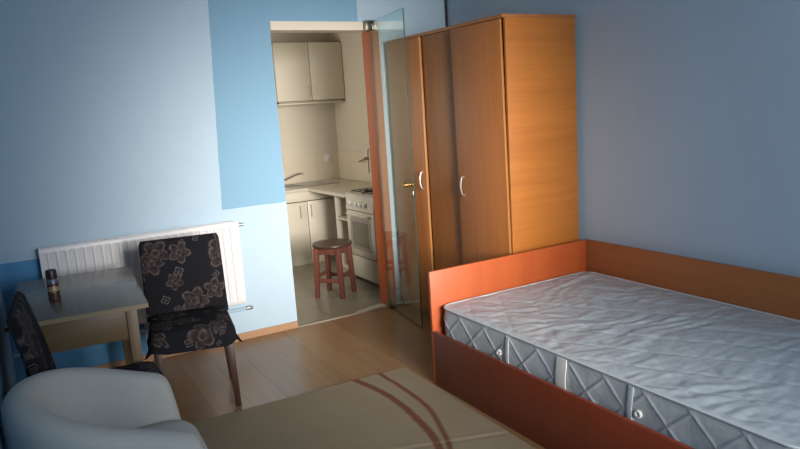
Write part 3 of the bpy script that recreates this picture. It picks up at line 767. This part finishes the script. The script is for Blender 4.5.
# ------------------------------------------------------------------ armchair
arm = thing('armchair', 'light grey fabric tub armchair at the near left corner', 'armchair', (0.172, 2.345, 0), math.radians(-2))
def tub_path(s):
    """plan point, outward normal for s in 0..1 : near arm front -> back -> far arm front"""
    xf, xs, hw, ba = 0.222, 0.0, 0.285, 0.235
    l1 = xf - xs; la = PI * (hw + ba) / 2; tot = 2 * l1 + la
    d = s * tot
    if d < l1: return Vector((xf - d, -hw, 0)), Vector((0, -1, 0))
    if d > l1 + la: return Vector((xs + d - l1 - la, hw, 0)), Vector((0, 1, 0))
    a = -PI / 2 - PI * (d - l1) / la
    p = Vector((xs + ba * math.cos(a), hw * math.sin(a), 0))
    n = Vector((math.cos(a) / ba, math.sin(a) / hw, 0)).normalized()
    return p, n
def tub(b):
    N = 72; rows = []
    for i in range(N + 1):
        s = i / N; p, n = tub_path(s)
        u = (p.x + 0.235) / 0.47                       # 0 at back, 1 at front
        zt = 0.75 - 0.165 * max(0, u) ** 1.1
        endt = min(s, 1 - s) / 0.03
        rnd = min(1, endt); rnd = math.sqrt(max(0, 1 - (1 - rnd) ** 2))
        th = 0.058 * (0.45 + 0.55 * rnd)
        zt -= 0.03 * (1 - rnd)
        lean = 0.085 * max(0, u - 0.35) / 0.65
        prof = []
        zb = 0.10
        for d, z in ((-th * 0.9, zb), (-th, 0.25), (-th, 0.42), (-th, zt - 0.07), (-th * 0.93, zt - 0.035), (-th * 0.66, zt - 0.010), (-th * 0.2, zt), (th * 0.3, zt - 0.001), (th * 0.75, zt - 0.014), (th * 1.0, zt - 0.045), (th * 1.05, zt - 0.09), (th * 1.0, 0.42), (th * 0.95, 0.25), (th * 0.8, zb)):
            q = p + n * d + Vector((0, 0, z))
            q += n * (0.025 * (z - 0.3) if z > 0.3 else 0) * (1 - u * 0.6)
            q.x += lean * (1 - (z - 0.1) / 0.6)
            prof.append(b.verts.new(q))
        rows.append(prof)
    grid_faces(b, rows, True)
    b.faces.new(rows[0]); b.faces.new(rows[-1][::-1])
o = part('shell', tub, 'armchair', arm, smooth=180)
sm = o.modifiers.new('subsurf', 'SUBSURF'); sm.levels = 1; sm.render_levels = 2
def cushion(b):
    N = 48; rows = []
    def ring(sc, z, fx_):
        row = []
        for k in range(N):
            a = 2 * PI * k / N; c, s = math.cos(a), math.sin(a); e = 0.4
            x = math.copysign(abs(c) ** e, c); y = math.copysign(abs(s) ** e, s)
            row.append(b.verts.new((0.035 + x * 0.258 * sc + (fx_ if x > 0.5 else 0), y * 0.226 * sc, z)))
        return row
    for sc, z, fx_ in ((0.95, 0.26, 0.02), (1.0, 0.28, 0.02), (1.0, 0.40, 0.005), (0.985, 0.425, 0.0), (0.93, 0.442, 0), (0.7, 0.452, 0), (0.3, 0.456, 0)): rows.append(ring(sc, z, fx_))
    grid_faces(b, rows, True); b.faces.new(rows[0][::-1]); b.faces.new(rows[-1])
part('seat_cushion', cushion, 'armchair', arm, smooth=180)
part('front_panel', lambda b: box(b, -0.15, 0.295, -0.225, 0.225, 0.10, 0.262, 0.015, 3), 'armchair', arm)
for sx, sy in ((0.25, 0.24), (0.25, -0.24), (-0.17, 0.17), (-0.19, -0.17)):
    part('leg', lambda b: frustum(b, (sx, sy, 0), (sx, sy, 0.105), 0.018, 0.024, 0.003), 'chair_leg', arm)

# ------------------------------------------------------------------ kitchen: upper cabinet
uc = thing('wall_cabinet', 'cream two door wall cabinet hung above the kitchen sink', 'cabinet', (2.485, 6.75, 1.665))
UW, UH = 0.770, 0.622
def ucarc(b):
    box(b, 0, UW, 0.018, 0.298, 0, 0.018); box(b, 0, UW, 0.018, 0.298, UH - 0.018, UH)
    box(b, 0, 0.018, 0.018, 0.298, 0, UH); box(b, UW - 0.018, UW, 0.018, 0.298, 0, UH); box(b, 0.01, UW - 0.01, 0.29, 0.298, 0, UH)
part('body', ucarc, 'cream_edge', uc, smooth=None)
def slim_handle(x, y, z0, z1):
    def fn(b): tube(b, [(x, y, z0), (x, y - 0.022, z0 + 0.006), (x, y - 0.024, (z0 + z1) / 2), (x, y - 0.022, z1 - 0.006), (x, y, z1)], 0.005, 8)
    return fn
for k in (0, 1):
    d = part('door', lambda b: box(b, 0.003 + k * UW / 2, (k + 1) * UW / 2 - 0.003, 0, 0.0165, 0.022, UH - 0.004, 0.002), 'cream', uc)
    if k == 0: part('handle', slim_handle(UW / 2 - 0.03, 0.001, 0.06, 0.17), 'cream_edge', d)
part('bottom_shelf', lambda b: box(b, -0.005, UW, -0.006, 0.298, -0.014, -0.0005, 0.002), 'cream', uc)

# base cabinet
CT = 0.80
bc = thing('base_cabinet', 'cream two door base cabinet under the kitchen sink', 'cabinet', (2.19, 6.47, 0))
BW = 0.81
def bcarc(b):
    box(b, 0, 0.018, 0.018, 0.57, 0.0, CT - 0.032); box(b, BW - 0.018, BW, 0.018, 0.57, 0.0, CT - 0.032)
    box(b, 0.018, BW - 0.018, 0.018, 0.57, 0.08, 0.098); box(b, 0.018, BW - 0.018, 0.56, 0.57, 0.098, CT - 0.032)
part('body', bcarc, 'cream_edge', bc, smooth=None)
part('plinth', lambda b: box(b, 0.018, BW - 0.018, 0.03, 0.045, 0, 0.06), 'cream', bc, smooth=None)
part('top_rail', lambda b: box(b, 0.002, BW - 0.002, 0, 0.016, 0.668, CT - 0.034, 0.002), 'cream', bc)
for k in (0, 1):
    d = part('door', lambda b: box(b, 0.003 + k * BW / 2, (k + 1) * BW / 2 - 0.003, 0, 0.0165, 0.045, 0.660, 0.002), 'cream', bc)
    x = BW / 2 + (-0.085 if k == 0 else 0.035)
    part('handle', slim_handle(x, 0.001, 0.50, 0.62), 'cream_edge', d)
# shelf unit beside the stove
su = thing('shelf_unit', 'narrow open cream shelf unit between stove and sink corner', 'shelf unit', (2.64, 5.605, 0))
SW = 0.275
for y in (0, SW - 0.018): part('side_panel', lambda b: box(b, 0, 0.56, y, y + 0.018, 0, CT - 0.032), 'cream', su, smooth=None)
for z in (0.07, 0.30, 0.54): part('shelf', lambda b: box(b, 0.004, 0.55, 0.0185, SW - 0.0185, z, z + 0.018), 'cream', su, smooth=None)
part('back_panel', lambda b: box(b, 0.55, 0.56, 0.0185, SW - 0.0185, 0, CT - 0.032), 'cream_edge', su, smooth=None)
part('plinth', lambda b: box(b, 0.02, 0.035, 0.0185, SW - 0.0185, 0, 0.07), 'cream_edge', su, smooth=None)
def ctop(b):
    pts = [(2.17, 6.45), (2.61, 6.45), (2.61, 5.592), (3.25, 5.592), (3.25, 7.04), (2.17, 7.04)]
    lo = [b.verts.new((x, y, CT - 0.03)) for x, y in pts]; hi = [b.verts.new((x, y, CT)) for x, y in pts]
    f1 = b.faces.new(hi); f2 = b.faces.new(lo[::-1]); side = []
    for i in range(6): b.faces.new((lo[i], lo[(i + 1) % 6], hi[(i + 1) % 6], hi[i]))
    bmesh.ops.bevel(b, geom=list(f1.edges), offset=0.005, segments=2, affect='EDGES', profile=0.5)
tag(part('countertop', ctop, 'counter', None), 'pale L shaped kitchen countertop running from sink to stove', 'countertop')
sk = thing('kitchen_sink', 'steel sink with drainer set in the kitchen countertop', 'sink', (2.25, 6.58, CT))
def rim(b):
    w, d = 0.78, 0.40; t = 0.018
    box(b, 0, w, 0, t, 0.0005, 0.008, 0.002); box(b, 0, w, d - t, d, 0.0005, 0.008, 0.002)
    box(b, 0, t, t, d - t, 0.0005, 0.008, 0.002); box(b, w - t, w, t, d - t, 0.0005, 0.008, 0.002); box(b, 0.40, 0.42, t, d - t, 0.0005, 0.008, 0.002)
part('rim', rim, 'steel', sk)
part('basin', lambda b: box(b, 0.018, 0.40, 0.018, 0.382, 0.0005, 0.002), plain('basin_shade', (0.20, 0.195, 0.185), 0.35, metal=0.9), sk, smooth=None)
def drainer(b):
    box(b, 0.42, 0.762, 0.018, 0.382, 0.0005, 0.003)
    for k in range(9): box(b, 0.44 + k * 0.034, 0.455 + k * 0.034, 0.05, 0.35, 0.003, 0.007, 0.0015)
part('drainer', drainer, 'steel', sk)
fc = thing('kitchen_faucet', 'metal mixer tap with a long rising spout at the sink', 'faucet', (2.50, 6.965, CT + 0.0085))
part('base', lambda b: lathe(b, [(0.022, -0.0005), (0.022, 0.01), (0.016, 0.014), (0.016, 0.06), (0.013, 0.066)], 20), 'bronze', fc)
part('spout', lambda b: tube(b, [(0.0, -0.01, 0.035), (0.06, -0.04, 0.055), (0.15, -0.085, 0.095), (0.205, -0.11, 0.112), (0.225, -0.12, 0.108), (0.23, -0.122, 0.095)], [0.010, 0.0095, 0.009, 0.009, 0.009, 0.009], 12), 'bronze', fc, smooth=60)
part('lever', lambda b: tube(b, [(0, 0, 0.062), (-0.01, -0.01, 0.085), (0.03, -0.05, 0.098)], [0.008, 0.009, 0.006], 10), 'bronze', fc, smooth=60)
tag(part('wall_socket', lambda b: (box(b, 3.08, 3.155, KY1 - 0.018, KY1 - 0.0085, 1.0, 1.08, 0.003), box(b, 3.10, 3.135, KY1 - 0.022, KY1 - 0.016, 1.02, 1.06, 0.003)), 'plastic', None), 'cream wall socket on the kitchen splashback', 'socket')

# gas stove
st = thing('gas_stove', 'white gas stove with four knobs behind the glass door', 'stove', (2.62, 5.045, 0))
SL, SH, SD = 0.54, 0.815, 0.58
part('body', lambda b: box(b, 0.022, SD, 0, SL, 0.04, SH - 0.012, 0.004), 'enamel', st)
part('cooktop', lambda b: box(b, 0.0, SD, -0.002, SL + 0.002, SH - 0.0115, SH, 0.004), 'enamel', st)
def cpanel(b):
    vs = [b.verts.new(p) for p in ((0.0215, 0.002, 0.668), (0.0215, SL - 0.002, 0.668), (0.0215, SL - 0.002, 0.803), (0.0215, 0.002, 0.803), (-0.006, 0.002, 0.672), (-0.006, SL - 0.002, 0.672), (0.004, SL - 0.002, 0.803), (0.004, 0.002, 0.803))]
    for q in ((0, 1, 2, 3), (4, 7, 6, 5), (0, 4, 5, 1), (3, 2, 6, 7), (1, 5, 6, 2), (0, 3, 7, 4)): b.faces.new([vs[i] for i in q])
part('control_panel', cpanel, 'enamel', st, smooth=None)
for y in (5.487, 5.357, 5.278, 5.19):
    part('knob', lambda b: lathe(b, [(0.017, -0.028), (0.020, -0.026), (0.021, -0.008), (0.024, -0.006), (0.024, -0.0015), (0.012, 0.0)], 20, (0, y - 5.045, 0.735), 'X'), 'plastic', st)
od = part('oven_door', lambda b: box(b, -0.004, 0.0215, 0.006, SL - 0.006, 0.258, 0.662, 0.005), 'enamel', st)
def rrect(b, y0, y1, z0, z1, r, x0, x1, n=6):
    ring = []
    for cy, cz, a0 in ((y1 - r, z1 - r, 0), (y0 + r, z1 - r, 90), (y0 + r, z0 + r, 180), (y1 - r, z0 + r, 270)):
        for k in range(n + 1):
            a = math.radians(a0 + 90 * k / n); ring.append((cy + r * math.cos(a), cz + r * math.sin(a)))
    A = [b.verts.new((x0, y, z)) for y, z in ring]; B = [b.verts.new((x1, y, z)) for y, z in ring]
    grid_faces(b, [A, B], True); b.faces.new(A); b.faces.new(B[::-1])
tag(part('window_trim', lambda b: rrect(b, 0.075, SL - 0.075, 0.315, 0.605, 0.03, -0.007, -0.003), 'oven_trim', od), 'darker band around the oven window')
tag(part('oven_window', lambda b: rrect(b, 0.115, SL - 0.115, 0.35, 0.57, 0.02, -0.0085, -0.0035), 'oven_glass', od), 'oven window')
part('handle', lambda b: (tube(b, [(-0.034, 0.06, 0.636), (-0.034, SL - 0.06, 0.636)], 0.008, 10), tube(b, [(-0.034, 0.08, 0.636), (-0.003, 0.08, 0.636)], 0.006, 8), tube(b, [(-0.034, SL - 0.08, 0.636), (-0.003, SL - 0.08, 0.636)], 0.006, 8)), 'enamel', od)
part('drawer', lambda b: box(b, -0.002, 0.0215, 0.006, SL - 0.006, 0.055, 0.246, 0.005), 'enamel', st)
part('plinth', lambda b: box(b, 0.04, SD - 0.01, 0.01, SL - 0.01, 0.0, 0.04), 'dark', st, smooth=None)
def grate(y0, y1):
    def fn(b):
        z = SH + 0.018
        for y in (y0, (y0 + y1) / 2, y1): tube(b, [(0.05, y, z), (0.53, y, z)], 0.0045, 6)
        for x in (0.05, 0.17, 0.29, 0.41, 0.53): tube(b, [(x, y0, z), (x, y1, z)], 0.0045, 6)
        for x in (0.05, 0.53):
            for y in (y0, y1): tube(b, [(x, y, z), (x, y, SH)], 0.0045, 6)
    return fn
for y0, y1 in ((0.04, 0.255), (0.285, 0.50)): tag(part('grate', grate(y0, y1), 'dark', st), 'black wire pan support')
for x, y in ((0.16, 0.148), (0.42, 0.148), (0.16, 0.392), (0.42, 0.392)):
    tag(part('burner', lambda b: lathe(b, [(0.042, SH - 0.0005), (0.042, SH + 0.005), (0.034, SH + 0.007), (0.034, SH + 0.012), (0.02, SH + 0.013)], 20, (x, y, 0)), 'dark', st), 'round black burner')
gp = thing('gas_valve', 'small gas tap on the kitchen wall above the stove', 'valve', (KX1, 6.30, 1.05))
part('pipe', lambda b: tube(b, [(-0.02, 0, -0.15), (-0.02, 0, 0.08), (-0.02, -0.02, 0.10)], 0.009, 10), 'plastic', gp, smooth=60)
part('tap', lambda b: (lathe(b, [(0.016, -0.05), (0.016, -0.008)], 16, (0, 0, 0), 'X'), tube(b, [(-0.048, 0, 0), (-0.052, 0.06, -0.02), (-0.052, 0.13, -0.035)], 0.008, 8)), 'bronze', gp, smooth=50)

# stool
so = thing('round_stool', 'round wooden stool with red brown legs standing in the kitchen', 'stool', (2.278, 5.198, 0), math.radians(40))
part('seat', lambda b: lathe(b, [(0.15, 0.432), (0.165, 0.434), (0.17, 0.442), (0.17, 0.453), (0.165, 0.460), (0.12, 0.462), (0.02, 0.462)], 48), 'stool_top', so)
A0, A1 = 0.118, 0.102
for sx in (-1, 1):
    for sy in (-1, 1):
        part('leg', lambda b: frustum(b, (sx * A0, sy * A0, 0), (sx * A1, sy * A1, 0.4315), 0.0175, 0.0205, 0.003), 'stool_leg', so)
for i, (dx, dy) in enumerate(((1, 0), (-1, 0), (0, 1), (0, -1))):
    for nm, z, hh, th in (('stretcher', 0.15 if i < 2 else 0.185, 0.016, 0.009), ('apron', 0.400, 0.026, 0.009)):
        a = (A0 + (A1 - A0) * z / 0.43)
        if dx: fn = lambda b: box(b, dx * a - th, dx * a + th, -a + 0.017, a - 0.017, z - hh, z + hh, 0.002)
        else: fn = lambda b: box(b, -a + 0.017, a - 0.017, dy * a - th, dy * a + th, z - hh, z + hh, 0.002)
        part(nm, fn, 'stool_leg', so)
